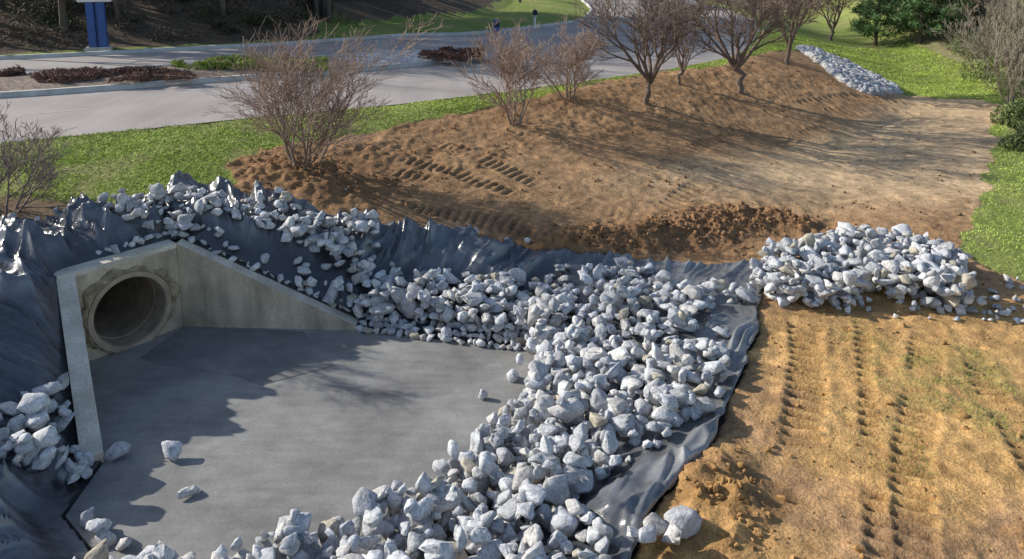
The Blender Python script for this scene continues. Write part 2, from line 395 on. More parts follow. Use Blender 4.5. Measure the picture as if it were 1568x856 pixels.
def wing(name,A,B,z0,z1,outn,tk,ext=.0):
    nn=outn; V=[];st=14
    for i in range(st+1):
        t=i/st; p=A+(B-A)*t; zt=z0+(z1-z0)*t
        for (o,z) in ((0,-.2),(0,zt),(tk,zt+.004),(tk,-.2)): V.append((p[0]+nn[0]*o,p[1]+nn[1]*o,z))
    Fc=[(0,1,2,3),tuple(st*4+k for k in(3,2,1,0))]
    for i in range(st):
        for k in range(4): Fc.append((i*4+k,i*4+(k+1)%4,(i+1)*4+(k+1)%4,(i+1)*4+k))
    o=pymesh(name,V,Fc,m_con,hw); o.data.materials.append(m_top)
    for p_ in o.data.polygons:
        if p_.normal.z>.5: p_.material_index=1
    return o
wing('right_wingwall',Rc+wdir*.003,WR,zR+.012,.07,nR,.17)
wing('left_wingwall',Lc-wdir*.003,WL,zL+.012,.10,nL,.2)
V=[W3(-.20,zL-.05+.0,.006),W3(LW+.003,zR-.05,.006),W3(LW+.003,zR-.05,-th-.02),W3(-.20,zL-.05,-th-.02),W3(-.20,zL+.016,.006),W3(LW+.003,zR+.016,.006),W3(LW+.003,zR+.016,-th-.02),W3(-.20,zL+.016,-th-.02)]
pymesh('coping',V,[(0,3,2,1),(4,5,6,7),(0,1,5,4),(1,2,6,5),(2,3,7,6),(3,0,4,7)],m_top,hw)
# ------------------------------------------------------------------ rocks
def rockshape(k,seed):
    r=random.Random(seed); bm=bmesh.new()
    for i in range(k):
        v=Vector((r.gauss(0,1),r.gauss(0,1),r.gauss(0,1))).normalized()*r.uniform(.82,1.08)
        bm.verts.new(v)
    res=bmesh.ops.convex_hull(bm,input=bm.verts[:])
    bmesh.ops.dissolve_limit(bm,angle_limit=math.radians(14),verts=bm.verts[:],edges=bm.edges[:])
    bmesh.ops.bevel(bm,geom=bm.edges[:],offset=.08,segments=1,affect='EDGES',clamp_overlap=True)
    bmesh.ops.triangulate(bm,faces=bm.faces[:])
    bmesh.ops.subdivide_edges(bm,edges=[e for e in bm.edges if e.calc_length()>.55],cuts=1)
    bmesh.ops.triangulate(bm,faces=bm.faces[:])
    bm.verts.ensure_lookup_table()
    for v in bm.verts: v.co+=Vector((r.uniform(-1,1),r.uniform(-1,1),r.uniform(-1,1)))*.035
    V=np.array([v.co[:] for v in bm.verts]); Fc=np.array([[v.index for v in f.verts] for f in bm.faces]); bm.free()
    V=V/np.abs(V).max(); return V,Fc
SH=[rockshape(random.choice([10,12,14,17]),s_) for s_ in range(40)]
def randrot():
    q_=rng.normal(size=4); q_/=np.linalg.norm(q_); w,x_,y_,z_=q_
    return np.array([[1-2*(y_*y_+z_*z_),2*(x_*y_-z_*w),2*(x_*z_+y_*w)],[2*(x_*y_+z_*w),1-2*(x_*x_+z_*z_),2*(y_*z_-x_*w)],[2*(x_*z_-y_*w),2*(y_*z_+x_*w),1-2*(x_*x_+y_*y_)]])
class Mass:
    def __init__(s): s.V=[];s.F=[];s.C=[];s.n=0
    def add(s,V,Fc,c):
        s.V.append(V);s.F.append(Fc+s.n);s.C.append(np.tile(np.array(c)[None],(len(V),1)));s.n+=len(V)
    def out(s,name,mat,smooth=False): return npmesh(name,np.vstack(s.V),np.vstack(s.F),mat,np.vstack(s.C),smooth)
gx0,gy0,gr_=-9.,3.,.02; GX=np.arange(gx0,10.5,gr_);GY=np.arange(gy0,15,gr_)
gX,gY=np.meshgrid(GX,GY); r_=Hfull(gX.ravel(),gY.ravel()); G=r_[0]
lzg=LZ(gX.ravel(),gY.ravel())[0]
G=np.where(r_[5]&(r_[3]>=.02),lzg,G); G=np.where(G<0,0.0,G).reshape(gX.shape)
def foot(x,y,r):
    i0=int((x-r-gx0)/gr_);i1=int((x+r-gx0)/gr_)+1;j0=int((y-r-gy0)/gr_);j1=int((y+r-gy0)/gr_)+1
    i0=max(i0,0);j0=max(j0,0);i1=min(i1,G.shape[1]-1);j1=min(j1,G.shape[0]-1)
    return slice(j0,j1+1),slice(i0,i1+1)
def rcol():
    v=random.uniform(.75,1.2); c=np.array([.55,.56,.585])*v
    if random.random()<.22: c=c*np.array([1.08,1.03,.95])
    if random.random()<.12: c=np.array([.67,.675,.68])
    if random.random()<.04: c=np.array([.50,.45,.36])
    return c
m_rock=mk('limestone',attr='Col',rough=.88,spec=.3,noise=[(11,.72,1.18),(50,.70,1.24)],bump=[(22,.7,.022),(90,.6,.01)])
def putrock(M,x,y,r,sink=.5,fac=1.,zabs=None):
    sc=np.array([random.uniform(1.0,1.45),random.uniform(.8,1.05),random.uniform(.6,.9)])*r
    A=randrot()
    if random.random()<.6:
        an=random.uniform(0,6.28);tx=random.uniform(-.4,.4);ty=random.uniform(-.4,.4)
        A=np.array(Matrix.Rotation(an,3,'Z')@Matrix.Rotation(tx,3,'X')@Matrix.Rotation(ty,3,'Y'))
    V,Fc=SH[random.randrange(len(SH))]
    V=(V*sc)@A.T
    sl=foot(x,y,r*.9); g=G[sl]; 
    if g.size==0: return
    hz=-V[:,2].min(); base=g.mean()*.7+g.max()*.3 if sink<.9 else g.mean()
    cz_=base+hz*sink+.0
    if zabs is not None: cz_=zabs
    xx=gX[sl]-x;yy=gY[sl]-y; e=1-(xx*xx+yy*yy)/(r*r)
    top=cz_+V[:,2].max()*.9*np.sqrt(np.clip(e,0,1)); G[sl]=np.where(e>0,np.maximum(g,top),g)
    M.add(V+np.array([x,y,cz_]),Fc,rcol()*fac)
HWP=np.array([Lc-ax*.27-wdir*.25,Rc-ax*.27+wdir*.05,WR+nR*.17,WR,Rc,Lc,WL,WL+nL*.24])
def fill(M,poly,dens,rm,sd=.3,cand=3,sink=.5,rmax=.15):
    lo=poly.min(0);hi=poly.max(0); 
    A=.5*abs(sum(poly[i][0]*poly[(i+1)%len(poly)][1]-poly[(i+1)%len(poly)][0]*poly[i][1] for i in range(len(poly))))
    N=int(A*dens); pts=rng.uniform(lo,hi,(N*16,2)); pts=pts[inpoly(pts[:,0],pts[:,1],poly)&~(inpoly(pts[:,0],pts[:,1],HWP))]
    k=0
    for _ in range(N):
        if k+cand>len(pts): break
        c=pts[k:k+cand]; k+=cand
        hs=[G[min(int((p[1]-gy0)/gr_),G.shape[0]-1),min(int((p[0]-gx0)/gr_),G.shape[1]-1)] for p in c]
        p=c[int(np.argmin(hs))] if random.random()<.6 else c[0]
        r=min(rmax,max(.035,rm*math.exp(random.gauss(0,sd))))
        putrock(M,p[0],p[1],r,sink)
    print('fill',A,N)
M=Mass()
wl=float(np.linalg.norm(WR-Rc))
for off in (.24,.36,.48,.60,.72):
    t=-.05
    while t<1.06:
        p=Rc+dR*(wl*t)+nR*(off+random.uniform(-.03,.03)); zt=zR+(.07-zR)*min(max(t,0),1); r=random.uniform(.055,.085)
        putrock(M,p[0],p[1],r,zabs=max(zt,.04)+.38*(off-.12)+random.uniform(-.02,.02)); t+=r*1.55/wl
e1=P(812,536,0); de=(e1-WR)/np.linalg.norm(e1-WR); ne=np.array([-de[1],de[0]]); el_=float(np.linalg.norm(e1-WR))
for off in (.0,.11,.22,.33):
    t=.03
    while t<1.02:
        p=WR+de*(el_*t)+ne*(off+random.uniform(-.05,.03)); r=random.uniform(.045,.085)
        putrock(M,p[0],p[1],r,zabs=r*.45+.34*max(off,0)); t+=r*1.6/el_
for off in (.31,.43,.56,.70):
    w_=LW*.35-off*.2
    while w_<LW+.25:
        p=Lc+wdir*w_-ax*(off+random.uniform(-.03,.03)); r=random.uniform(.05,.085)
        putrock(M,p[0],p[1],r,zabs=zL+(zR-zL)*min(max(w_/LW,0),1)+.34*(off-.12)+random.uniform(-.02,.02))
        w_+=r*1.6
fill(M,ZA,108,.076,.32,3,.5)
fill(M,np.array([Rc+nR*.5,WR+nR*.5+dR*.1,WR+nR*1.3+dR*.1,Rc+nR*.9-dR*.5]),80,.07,.3)
fill(M,np.array([Rc-ax*.6+wdir*.15,Rc-ax*.6-wdir*.4,Rc-ax*1.0-wdir*.6,Rc-ax*1.3+wdir*.4,Rc+nR*.9]),60,.07,.3)
fill(M,hp([(150,334),(180,320),(245,307),(300,328),(340,352),(345,375),(262,356),(215,378),(190,384),(205,352)]),36,.068)
fill(M,hp([(420,316),(470,328),(505,375),(480,404),(390,396),(410,385),(445,365)]),16,.07)
fill(M,hp([(-60,645),(0,632),(40,627),(92,605),(112,645),(138,695),(142,740),(90,756),(0,754),(-60,750)]),75,.075)
fill(M,hp([(100,860),(150,815),(205,855),(215,900),(60,930)]),26,.09)
for p in [(20,352,.06),(58,340,.06),(88,342,.05),(120,330,.06),(152,318,.06),(430,325,.07),(436,345,.06),(560,348,.05),(555,390,.05),(626,351,.055),(672,353,.06),(729,362,.07),(777,371,.055),(808,374,.055),(756,408,.05),(330,345,.08),(395,318,.05),(530,356,.05),(490,350,.04),(100,605,.10),(140,812,.09),(155,832,.10),(1080,636,.12),(1104,520,.10),(1045,818,.15),(1003,828,.12),(1025,848,.12),(990,850,.09),(968,845,.08),(600,422,.06),(820,437,.06),(1298,480,.05),(1370,488,.05),(1440,482,.06),(1330,478,.05),(13,388,.05),(530,300,.03),(700,366,.035),(350,300,.04),(260,300,.04)]:
    h=hit(p[0],p[1]); putrock(M,h[0],h[1],p[2],.7)
M.out('riprap_rocks',m_rock)
M=Mass()
fill(M,PILE,155,.08,.28,3,.5)
fill(M,hp([(1470,440),(1568,425),(1590,500),(1500,492)]),34,.04,.3,rmax=.07)
fill(M,hp([(1340,465),(1500,478),(1540,500),(1350,490)]),7,.04)
M.out('rock_pile',m_rock)
for (px,py,r) in [(181,694,.10),(262,696,.115),(287,753,.09),(739,605,.065),(785,576,.10),(797,562,.07)]:
    m1=Mass(); h=P(px,py,.05); putrock(m1,h[0],h[1],r,.85,1.1); m1.out('loose_rock',m_rock)
print('rocks',time.time()-T0)
M=Mass(); SW=hp([(1222,76),(1246,78),(1300,100),(1380,143),(1335,146),(1290,128),(1262,104)])
lo=SW.min(0);hi=SW.max(0); pts=rng.uniform(lo,hi,(9000,2)); pts=pts[inpoly(pts[:,0],pts[:,1],SW)][:1700]; hz=Hfull(pts[:,0],pts[:,1])[0]
for p,z in zip(pts,hz):
    V,Fc=SH[random.randrange(len(SH))]; r=random.uniform(.07,.2); M.add((V*r)@randrot().T+np.array([p[0],p[1],z+.03]),Fc,rcol()*.9)
M.out('drainage_swale_rocks',m_rock)
# clods
m_clod=mk('soil_clod',attr='Col',rough=1,spec=.1,noise=[(20,.75,1.2)],bump=[(60,.8,.015)])
pts=rng.uniform((-6,4.2),(12,24),(150000,2))
H_=Hfull(pts[:,0],pts[:,1]); pxx,pyy=proj(pts[:,0],pts[:,1],H_[0])
prob=.05+.15*ss(.7,1.5,H_[6])+.75*np.clip(H_[8],0,1)+.8*np.clip(H_[9],0,1)
prob*=ss(.35,.6,fbm(pts[:,0]*1.5,pts[:,1]*1.5,2,88))+.15
inp=inpoly(pts[:,0],pts[:,1],PILE)
ok=H_[4]&(~H_[5])&(~inp)&(rng.random(len(pts))<prob*.9)&(pxx>-50)&(pxx<1620)&(pyy<900)
pts=pts[ok];hz=H_[0][ok];rk=H_[6][ok]
M=Mass()
for p,z,k in zip(pts,hz,rk):
    r=min(.05,.011*math.exp(random.gauss(0,.55))*(1+.5*min(k,2))); f=random.uniform(.65,1.15)
    dk_=np.array([.33,.19,.10]) if p[1]>9 else np.array([.47,.275,.115])
    V,Fc=SH[random.randrange(len(SH))]
    M.add((V*r*np.array([1.2,1,.7]))@randrot().T+np.array([p[0],p[1],z+r*.1]),Fc,dk_*f)
M.out('soil_clods',m_clod,True)
print('clods',len(pts),time.time()-T0)
# ------------------------------------------------------------------ road
m_asp=mk('worn_asphalt',(.40,.36,.335),rough=.9,spec=.25,noise=[(.5,.86,1.1),(2,.90,1.08,(1,.15,1),-.6),(60,.85,1.15)],bump=[(150,.3,.004)])
m_curb=mk('kerb_concrete',(.56,.54,.50),rough=.9,noise=[(3,.8,1.15),(40,.9,1.1)],bump=[(60,.3,.005)])
m_line=mk('road_paint',(.64,.62,.58),rough=.8,noise=[(30,.6,1.1)])
S_=np.linspace(8,rs[-1]-3,260)
def strip(name,qf,zf,mat,S_=S_,nq=8,col=None):
    V=[]
    for s_ in S_:
        q0,q1=qf(s_)
        for k in range(nq+1):
            q_=q0+(q1-q0)*k/nq; X_,Y_=rpt(s_,q_); V.append((X_,Y_,zf(s_,k/nq)))
    return npmesh(name,V,gridfaces(len(S_),nq+1),mat,col,True)
strip('road',lambda s_:(-.05,float(RW(s_))),lambda s_,t:RZ+.012,m_asp,nq=12)
rd=empty('road_markings')
for s0 in np.arange(10,sM+30,9.0):
    o=strip('lane_dash',lambda s_:(2.66,2.72),lambda s_,t:RZ+.017,m_line,np.linspace(s0,s0+1.3,4),1); o.parent=rd
med=empty('median_island')
SMn=np.concatenate([np.linspace(8,sM-3,90),sM-3+3*np.sin(np.linspace(0,math.pi/2,24))[1:]])
def mq(s_,ins=0):
    c=6.95; hw_=1.75
    if s_>sM-3: hw_=1.75*math.sqrt(max(0,1-((s_-sM+3)/3.0)**2))
    hw_=max(.0,hw_-ins); return c-hw_,c+hw_
V=[];nq=10
for s_ in SMn:
    q0,q1=mq(s_,.13)
    for k in range(nq+1):
        t=k/nq; X_,Y_=rpt(s_,q0+(q1-q0)*t); V.append((X_,Y_,RZ+.12+.12*math.sin(math.pi*t)))
V=np.array(V); nn=fbm(V[:,0]*1.2,V[:,1]*1.2,3,5)
cc=np.tile(np.array([[.30,.235,.19]]),(len(V),1))*(.7+.6*nn)[:,None]
s505,_=s_at(P(520,98,RZ)); Sv=np.repeat(SMn,nq+1)
cc=mixc(cc,(.58,.58,.59),ss(s505-.5,s505+.6,Sv+1.5*(nn-.5)))
m_med=mk('median_mulch',attr='Col',rough=.95,noise=[(9,.55,1.4),(30,.7,1.3)],bump=[(30,1,.05)])
npmesh('median_bed',V,gridfaces(len(SMn),nq+1),m_med,cc,True,med)
for side in (0,1):
    V=[]
    for s_ in SMn:
        q0,q1=mq(s_); i0,i1=mq(s_,.16); a_,b_=(q0,i0) if side==0 else (q1,i1)
        for (qq,z) in ((a_,RZ-.02),(a_+.012*(1 if side==0 else -1),RZ+.14),(b_,RZ+.145),(b_,RZ+.05)):
            X_,Y_=rpt(s_,qq); V.append((X_,Y_,z))
    npmesh('kerb',V,gridfaces(len(SMn),4),m_curb,None,False,med)
V=[]
for s_ in S_:
    w=float(RW(s_))
    for (qq,z) in ((w-.02,RZ),(w,RZ+.13),(w+.16,RZ+.135),(w+.16,RZ-.1)):
        X_,Y_=rpt(s_,qq); V.append((X_,Y_,z))
npmesh('roadside_kerb',V,gridfaces(len(S_),4),m_curb)
# ------------------------------------------------------------------ leaf clouds
def leaves(Pt,size,jit=.5,asp=.5,up=.0):
    n=len(Pt); d1=rng.normal(size=(n,3)); d1[:,2]+=up; d1/=np.linalg.norm(d1,axis=1)[:,None]
    d2=np.cross(d1,rng.normal(size=(n,3))); d2/=np.linalg.norm(d2,axis=1)[:,None]
    s_=size*(1+jit*(rng.random(n)-.5)*2); s_=s_[:,None]
    V=np.stack([Pt-d2*s_*asp*.5,Pt+d2*s_*asp*.5,Pt+d1*s_],1).reshape(-1,3)
    return V,np.arange(n*3).reshape(-1,3)
m_leaf=mk('leaves',attr='Col',rough=.75,spec=.25)
def lobes(n,c,R,k=9,flat=.75,seed=0):
    r=np.random.default_rng(seed); cs=r.normal(size=(k,3)); cs/=np.linalg.norm(cs,axis=1)[:,None]; cs*=r.uniform(.2,.75,(k,1)); cs[:,2]=np.abs(cs[:,2])*flat
    rad=r.uniform(.28,.5,k); w=r.integers(0,k,n); dd=r.normal(size=(n,3)); dd/=np.linalg.norm(dd,axis=1)[:,None]
    p=cs[w]+dd*(rad[w]*r.uniform(.55,1.05,n)**.6)[:,None]
    p[:,2]=np.abs(p[:,2])
    shade=.6+.5*r.random(k)[w]+.2*(r.random(n)-.5)
    return p*np.array([R[0],R[1],R[2]])+np.array(c),shade
def bush(name,c,R,n,size,colr,seed,parent=None,stems=True,asp=.5):
    p,sh=lobes(n,c,R,seed=seed,k=11); V,Fc=leaves(p,size,asp=asp)
    C3=np.repeat(sh,3)[:,None]*np.array(colr)[None]
    return npmesh(name,V,Fc,m_leaf,C3,False,parent)
# ------------------------------------------------------------------ bare trees
def tubes_mesh(tubes,cthick,cthin,rth=.02):
    V=[];Fc=[];C3=[]
    for pts,rad in tubes:
        k=6 if rad[0]>.025 else (4 if rad[0]>.008 else 3)
        base=len(V); m=len(pts)
        for i in range(m):
            a_=pts[max(i-1,0)];b_=pts[min(i+1,m-1)]; dx,dy,dz=b_[0]-a_[0],b_[1]-a_[1],b_[2]-a_[2]
            L=math.sqrt(dx*dx+dy*dy+dz*dz)+1e-9;dx/=L;dy/=L;dz/=L
            if abs(dz)<.9: ux,uy,uz=-dy,dx,0.
            else: ux,uy,uz=0.,-dz,dy
            l=math.sqrt(ux*ux+uy*uy+uz*uz)+1e-9;ux/=l;uy/=l;uz/=l
            vx,vy,vz=dy*uz-dz*uy,dz*ux-dx*uz,dx*uy-dy*ux
            r=rad[i]; t=min(1,r/rth); c=[cthin[q_]*(1-t)+cthick[q_]*t for q_ in range(3)]
            for j in range(k):
                an=6.2832*j/k; co=math.cos(an)*r;si=math.sin(an)*r
                V.append((pts[i][0]+ux*co+vx*si,pts[i][1]+uy*co+vy*si,pts[i][2]+uz*co+vz*si)); C3.append(c)
            if i: 
                for j in range(k):
                    Fc.append((base+(i-1)*k+j,base+(i-1)*k+(j+1)%k,base+i*k+(j+1)%k,base+i*k+j))
    return np.array(V),np.array(Fc),np.array(C3)
def growtree(seed,stems,trunk,H,r0,kids,lean=(.2,.6),ang=(.3,.75),rmin=.0026,ratio=(.42,.7),upk=.06,wig=.11):
    r=random.Random(seed); T=[]; maxl=len(kids)
    def grow(p,d,L,rad,lev):
        n=5 if lev<2 else (4 if lev<maxl else 3); pts=[tuple(p)];rr_=[rad];p=Vector(p);d=Vector(d); ds=[d.copy()]
        for i in range(n):
            d=(d+Vector((r.gauss(0,wig),r.gauss(0,wig),r.gauss(0,wig)*.6+upk))).normalized()
            p=p+d*(L/n); pts.append(tuple(p)); rr_.append(max(rmin,rad*(1-.62*(i+1)/n))); ds.append(d.copy())
        T.append((pts,rr_))
        if lev<maxl:
            kk=kids[lev]; kk=max(1,kk+r.choice([-1,0,0,1]))
            for c in range(kk):
                f=.25+.75*(c+r.random())/kk; i=min(n,max(1,int(round(f*n))))
                b_=ds[i]; a_=b_.cross(Vector((r.gauss(0,1),r.gauss(0,1),r.gauss(0,1)))).normalized()
                an=r.uniform(*ang); cd=(b_*math.cos(an)+a_*math.sin(an)).normalized()
                grow(pts[i],cd,L*r.uniform(*ratio),max(rmin,rr_[i]*r.uniform(.55,.8)),lev+1)
    base=(0,0,-.08)
    if trunk>0:
        n=4;pts=[base];rr_=[r0*1.25]
        for i in range(1,n+1): pts.append((r.gauss(0,.02)*i,r.gauss(0,.02)*i,trunk*i/n)); rr_.append(r0*(1.0-.1*i/n))
        T.append((pts,rr_)); base=pts[-1]
    for k in range(stems):
        az=6.2832*(k+r.random()*.7)/stems; ln=r.uniform(*lean)
        d=Vector((math.cos(az)*math.sin(ln),math.sin(az)*math.sin(ln),math.cos(ln)))
        b=(base[0]+(0 if trunk else .05*math.cos(az)),base[1]+(0 if trunk else .05*math.sin(az)),base[2]-.03)
        grow(b,d,H*r.uniform(.42,.6),r0*r.uniform(.5,.8) if trunk else r0*r.uniform(.6,1),0)
    return T
m_bark=mk('bark',attr='Col',rough=.9,spec=.2,noise=[(30,.75,1.2)],bump=[(60,.4,.005)])
def tree(name,px,py,toprow,wpx,seed,stems=6,trunk=0,r0=.03,kids=(5,5,4,3),thin=(.22,.13,.10),thick=(.13,.10,.08),**kw):
    b=hit(px,py); zb=float(Hbase(b[:1],b[1:])[0]); top=zfor(b[1],toprow); H=top-zb
    v=CYP-py; t=(zb-CAMZ)/(v*CS-F*SN); Wd=wpx*t
    T=growtree(seed,stems,trunk*H,H,r0,kids,**kw)
    allp=np.array([p for pt,_ in T for p in pt]); sz=H/np.percentile(allp[:,2],99.7); sx=Wd/(np.percentile(allp[:,0],99)-np.percentile(allp[:,0],1)); sx=min(max(sx,.4*sz),1.8*sz)
    T=[([(p[0]*sx,p[1]*sx,p[2]*sz) for p in pt],rr_) for pt,rr_ in T]
    V,Fc,C3=tubes_mesh(T,thick,thin); V=V+np.array([b[0],b[1],zb])
    return npmesh(name,V,Fc,m_bark,C3,True)
pk=(.40,.285,.23); pth=(.26,.21,.17)
tree('bare_young_tree',465,262,26,240,1,9,0,.036,(5,5,5,3),pk,pth,lean=(.12,.75),rmin=.0038)
tree('bare_young_tree',8,328,150,230,2,6,0,.03,(5,5,4,3),(.32,.24,.23),(.22,.18,.17),lean=(.2,.8),rmin=.0034)
tree('bare_young_tree',788,190,38,135,3,7,0,.03,(5,5,4,3),pk,pth,lean=(.1,.6),rmin=.0044)
tree('bare_young_tree',872,152,30,125,4,7,0,.028,(5,5,4,3),pk,pth,lean=(.1,.6),rmin=.0044)
dk=(.22,.165,.14); dth=(.20,.15,.125)
tree('bare_plum_tree',990,160,-60,205,5,7,.2,.078,(5,5,5,3),dk,dth,lean=(.25,.75),rmin=.005)
tree('bare_plum_tree',1133,142,-75,215,6,7,.2,.085,(5,5,5,3),dk,dth,lean=(.25,.75),rmin=.005)
tree('bare_plum_tree',1040,130,-10,80,7,5,.14,.05,(4,4,4,3),dk,dth,lean=(.2,.6),rmin=.005)
tree('bare_plum_tree',1205,97,-75,135,8,6,.14,.08,(5,5,4,3),dk,dth,lean=(.25,.75),rmin=.007)
tree('bare_plum_tree',1272,62,-60,90,9,5,.14,.08,(4,4,4,3),dk,dth,lean=(.25,.7),rmin=.008)
print('trees',time.time()-T0)
# woods
base=[]
for sd in range(5):
    T=growtree(50+sd,6,3.6+sd*.5,9,.13,(4,4,4),lean=(.2,.8),rmin=.011,ratio=(.4,.65))
    base.append(tubes_mesh(T,(.13,.105,.085),(.16,.125,.105),.1))
Vs=[];Fs=[];Cs=[];nv=0;cnt=0
r=random.Random(4)
while cnt<150:
    if cnt<120:
        s_=r.uniform(sV-6,sM+26); q_=float(RW(s_))+r.uniform(2.5,18)+4.5*float(ss(sG,sG2,s_)); X_,Y_=rpt(s_,q_)
    else: X_=r.uniform(-10,50);Y_=r.uniform(54,90)
    z_=float(Hbase(np.array([X_]),np.array([Y_]))[0]); dd_,_=roadd(np.array([X_]),np.array([Y_]))
    if cnt>=120 and -14<dd_[0]<3: continue
    V,Fc,C3=base[r.randrange(5)]; sc=r.uniform(.7,1.0); R_=np.array(Matrix.Rotation(r.uniform(0,6.28),3,'Z'))
    w=sc*r.uniform(.7,1.1)
    Vs.append((V*np.array([w,w,sc]))@R_.T+np.array([X_,Y_,z_]));Fs.append(Fc+nv);Cs.append(C3*r.uniform(.7,1.3));nv+=len(V);cnt+=1
npmesh('woodland_trees',np.vstack(Vs),np.vstack(Fs),m_bark,np.vstack(Cs),True)
Vs=[];Cs=[];Fs=[];nv=0
for k in range(230):
    s_=r.uniform(sV-4,sM+20); q_=float(RW(s_))+2.2+6.5*float(ss(sG,sG2,s_))+abs(r.gauss(0,7)); X_,Y_=rpt(s_,q_); z_=float(Hbase(np.array([X_]),np.array([Y_]))[0])
    sz=r.uniform(.4,1.4); p,sh=lobes(600,(X_,Y_,z_-.1),(sz*1.2,sz*1.2,sz),seed=k); V,Fc=leaves(p,.13,asp=.3)
    c=r.choice([(.07,.085,.035),(.10,.09,.05),(.17,.13,.10),(.16,.125,.10),(.14,.115,.08),(.06,.08,.03)])
    Vs.append(V);Fs.append(Fc+nv);nv+=len(V);Cs.append(np.repeat(sh,3)[:,None]*np.array(c)[None])
npmesh('woodland_undergrowth',np.vstack(Vs),np.vstack(Fs),m_leaf,np.vstack(Cs))
def atpx(px,py):
    b=hit(px,py); return (b[0],b[1],float(Hbase(b[:1],b[1:])[0])-.05)
for k,(px,py,sx,sz,c) in enumerate([(1530,120,1.3,1.3,(.26,.32,.10)),(1575,140,1.5,1.9,(.28,.33,.11)),(1560,95,1.8,1.6,(.24,.27,.12)),(1560,190,.7,.9,(.22,.27,.10)),(1490,80,1.3,1.2,(.20,.25,.09)),(1590,225,.9,1.0,(.24,.28,.11)),(1520,60,2.2,2.0,(.26,.30,.13)),(1470,50,1.6,1.8,(.14,.20,.07)),(1430,44,1.6,1.5,(.14,.20,.07))]):
    bush('leafing_shrub',atpx(px,py),(sx,sx,sz),5500,.085,c,200+k)
for k,(px,py,tp,w) in enumerate([(1500,110,10,90),(1545,165,40,80),(1530,70,-60,120),(1565,120,-40,120),(1480,60,-40,90)]):
    tree('bare_brush',px,py,tp,w,300+k,8,0,.03,(5,4,4,3),(.36,.31,.24),(.25,.21,.17),lean=(.1,.7),rmin=.006)
def pine(px,py,Ht,Wd,seed):
    b=atpx(px,py); r=np.random.default_rng(seed); T=[([(b[0],b[1],b[2]-.1),(b[0],b[1],b[2]+Ht*.5),(b[0],b[1],b[2]+Ht)],[.10,.06,.015])]; Pt=[];sh=[]
    z=.45
    while z<Ht:
        f=1-z/Ht; R=Wd*.5*(f**.75)*r.uniform(.85,1.1)+.1
        for k in range(7):
            az=r.uniform(0,6.283); L=R*r.uniform(.7,1.12); rise=.25
            e=(b[0]+math.cos(az)*L,b[1]+math.sin(az)*L,b[2]+z+L*rise); T.append(([(b[0],b[1],b[2]+z),e],[.02,.006]))
            m=int(60*L+20); t=r.uniform(.25,1.05,m)**.8; lat=r.normal(size=(m,3))*np.array([.14,.14,.09])*(1.2-t*.5)[:,None]
            Pt.append(np.stack([b[0]+math.cos(az)*L*t,b[1]+math.sin(az)*L*t,b[2]+z+L*rise*t],1)+lat); sh.append(np.full(m,r.uniform(.6,1.3))*(.7+.5*t))
        z+=.24
    Pt=np.vstack(Pt);sh=np.concatenate(sh); V,Fc=leaves(Pt,.17,asp=.22,up=.4)
    e=empty('pine_tree'); npmesh('needles',V,Fc,m_leaf,np.repeat(sh,3)[:,None]*np.array([[.10,.175,.065]]),False,e)
    V,Fc,C3=tubes_mesh(T,(.13,.10,.08),(.13,.10,.08)); npmesh('trunk_and_limbs',V,Fc,m_bark,C3,True,e)
pine(1340,70,4.2,2.6,1); pine(1408,66,5.0,3.0,2); pine(1462,58,5.0,3.2,3); pine(1385,40,6,3.4,4); pine(1500,45,5.5,3.2,5)
def patch(name,poly,n,h,size,c,seed,dens=.5):
    pl=np.array([P(a_,b_,RZ+.2) for a_,b_ in poly]); r=np.random.default_rng(seed); p=r.uniform(pl.min(0),pl.max(0),(n*4,2)); p=p[inpoly(p[:,0],p[:,1],pl)]
    hh=fbm(p[:,0]*2.2,p[:,1]*2.2,3,seed); ok=hh>.40; p=p[ok];hh=hh[ok]
    z=RZ+.2+r.random(len(p))**.6*h*ss(.4,.6,hh); V,Fc=leaves(np.column_stack([p,z]),size,asp=.5,up=.6)
    C3=np.repeat(r.uniform(.5,1.3,len(p)),3)[:,None]*np.array([c]); npmesh(name,V,Fc,m_leaf,C3)
patch('russet_groundcover_shrubs',[(45,120),(110,112),(250,110),(302,115),(300,122),(180,126),(60,127)],7000,.16,.06,(.24,.14,.105),1)
patch('russet_groundcover_shrubs',[(640,87),(690,79),(740,82),(738,92),(690,94)],5000,.18,.07,(.23,.12,.095),2)
patch('russet_groundcover_shrubs',[(0,112),(30,108),(40,116),(0,120)],1500,.16,.07,(.24,.14,.12),3)
patch('daylily_clumps',[(262,104),(330,97),(420,97),(500,100),(500,107),(400,106),(300,108)],4000,.2,.12,(.36,.44,.09),4)
# ------------------------------------------------------------------ grass
m_grass=mk('grass_blades',attr='Col',rough=.7,spec=.2)
pts=rng.uniform((-11,9),(18,34),(760000,2)); dd_,s__=roadd(pts[:,0],pts[:,1]); pts=pts[(dd_>-.03)&(dd_<8)]
extra=rng.uniform((2.5,4),(20,30),(200000,2)); ex2=rng.uniform((2.5,4),(10,10),(120000,2)); pts=np.vstack([pts,extra,ex2])
z,d_,s__,pd_,di_,li_,*_r=Hfull(pts[:,0],pts[:,1]); px,py=proj(pts[:,0],pts[:,1],z)
spr=sprf(pts[:,0],pts[:,1])*ss(.5,.62,fbm(pts[:,0]*5,pts[:,1]*5,2,62))
patchy=1-.6*ss(.58,.7,fbm(pts[:,0]*1.7,pts[:,1]*1.7,3,120))
keep=(~li_)&(px>-30)&(px<1600)&(py<880)&(py>-20)&(np.where(di_,rng.random(len(pts))<spr*.45,(rng.random(len(pts))<patchy)))
mulm=np.exp(-(((pts[:,0]-cT[0])/1.1)**2+((pts[:,1]-cT[1])/.45)**2)); keep&=~((mulm>.35)&(~di_))
pts=pts[keep];z=z[keep];di_=di_[keep]
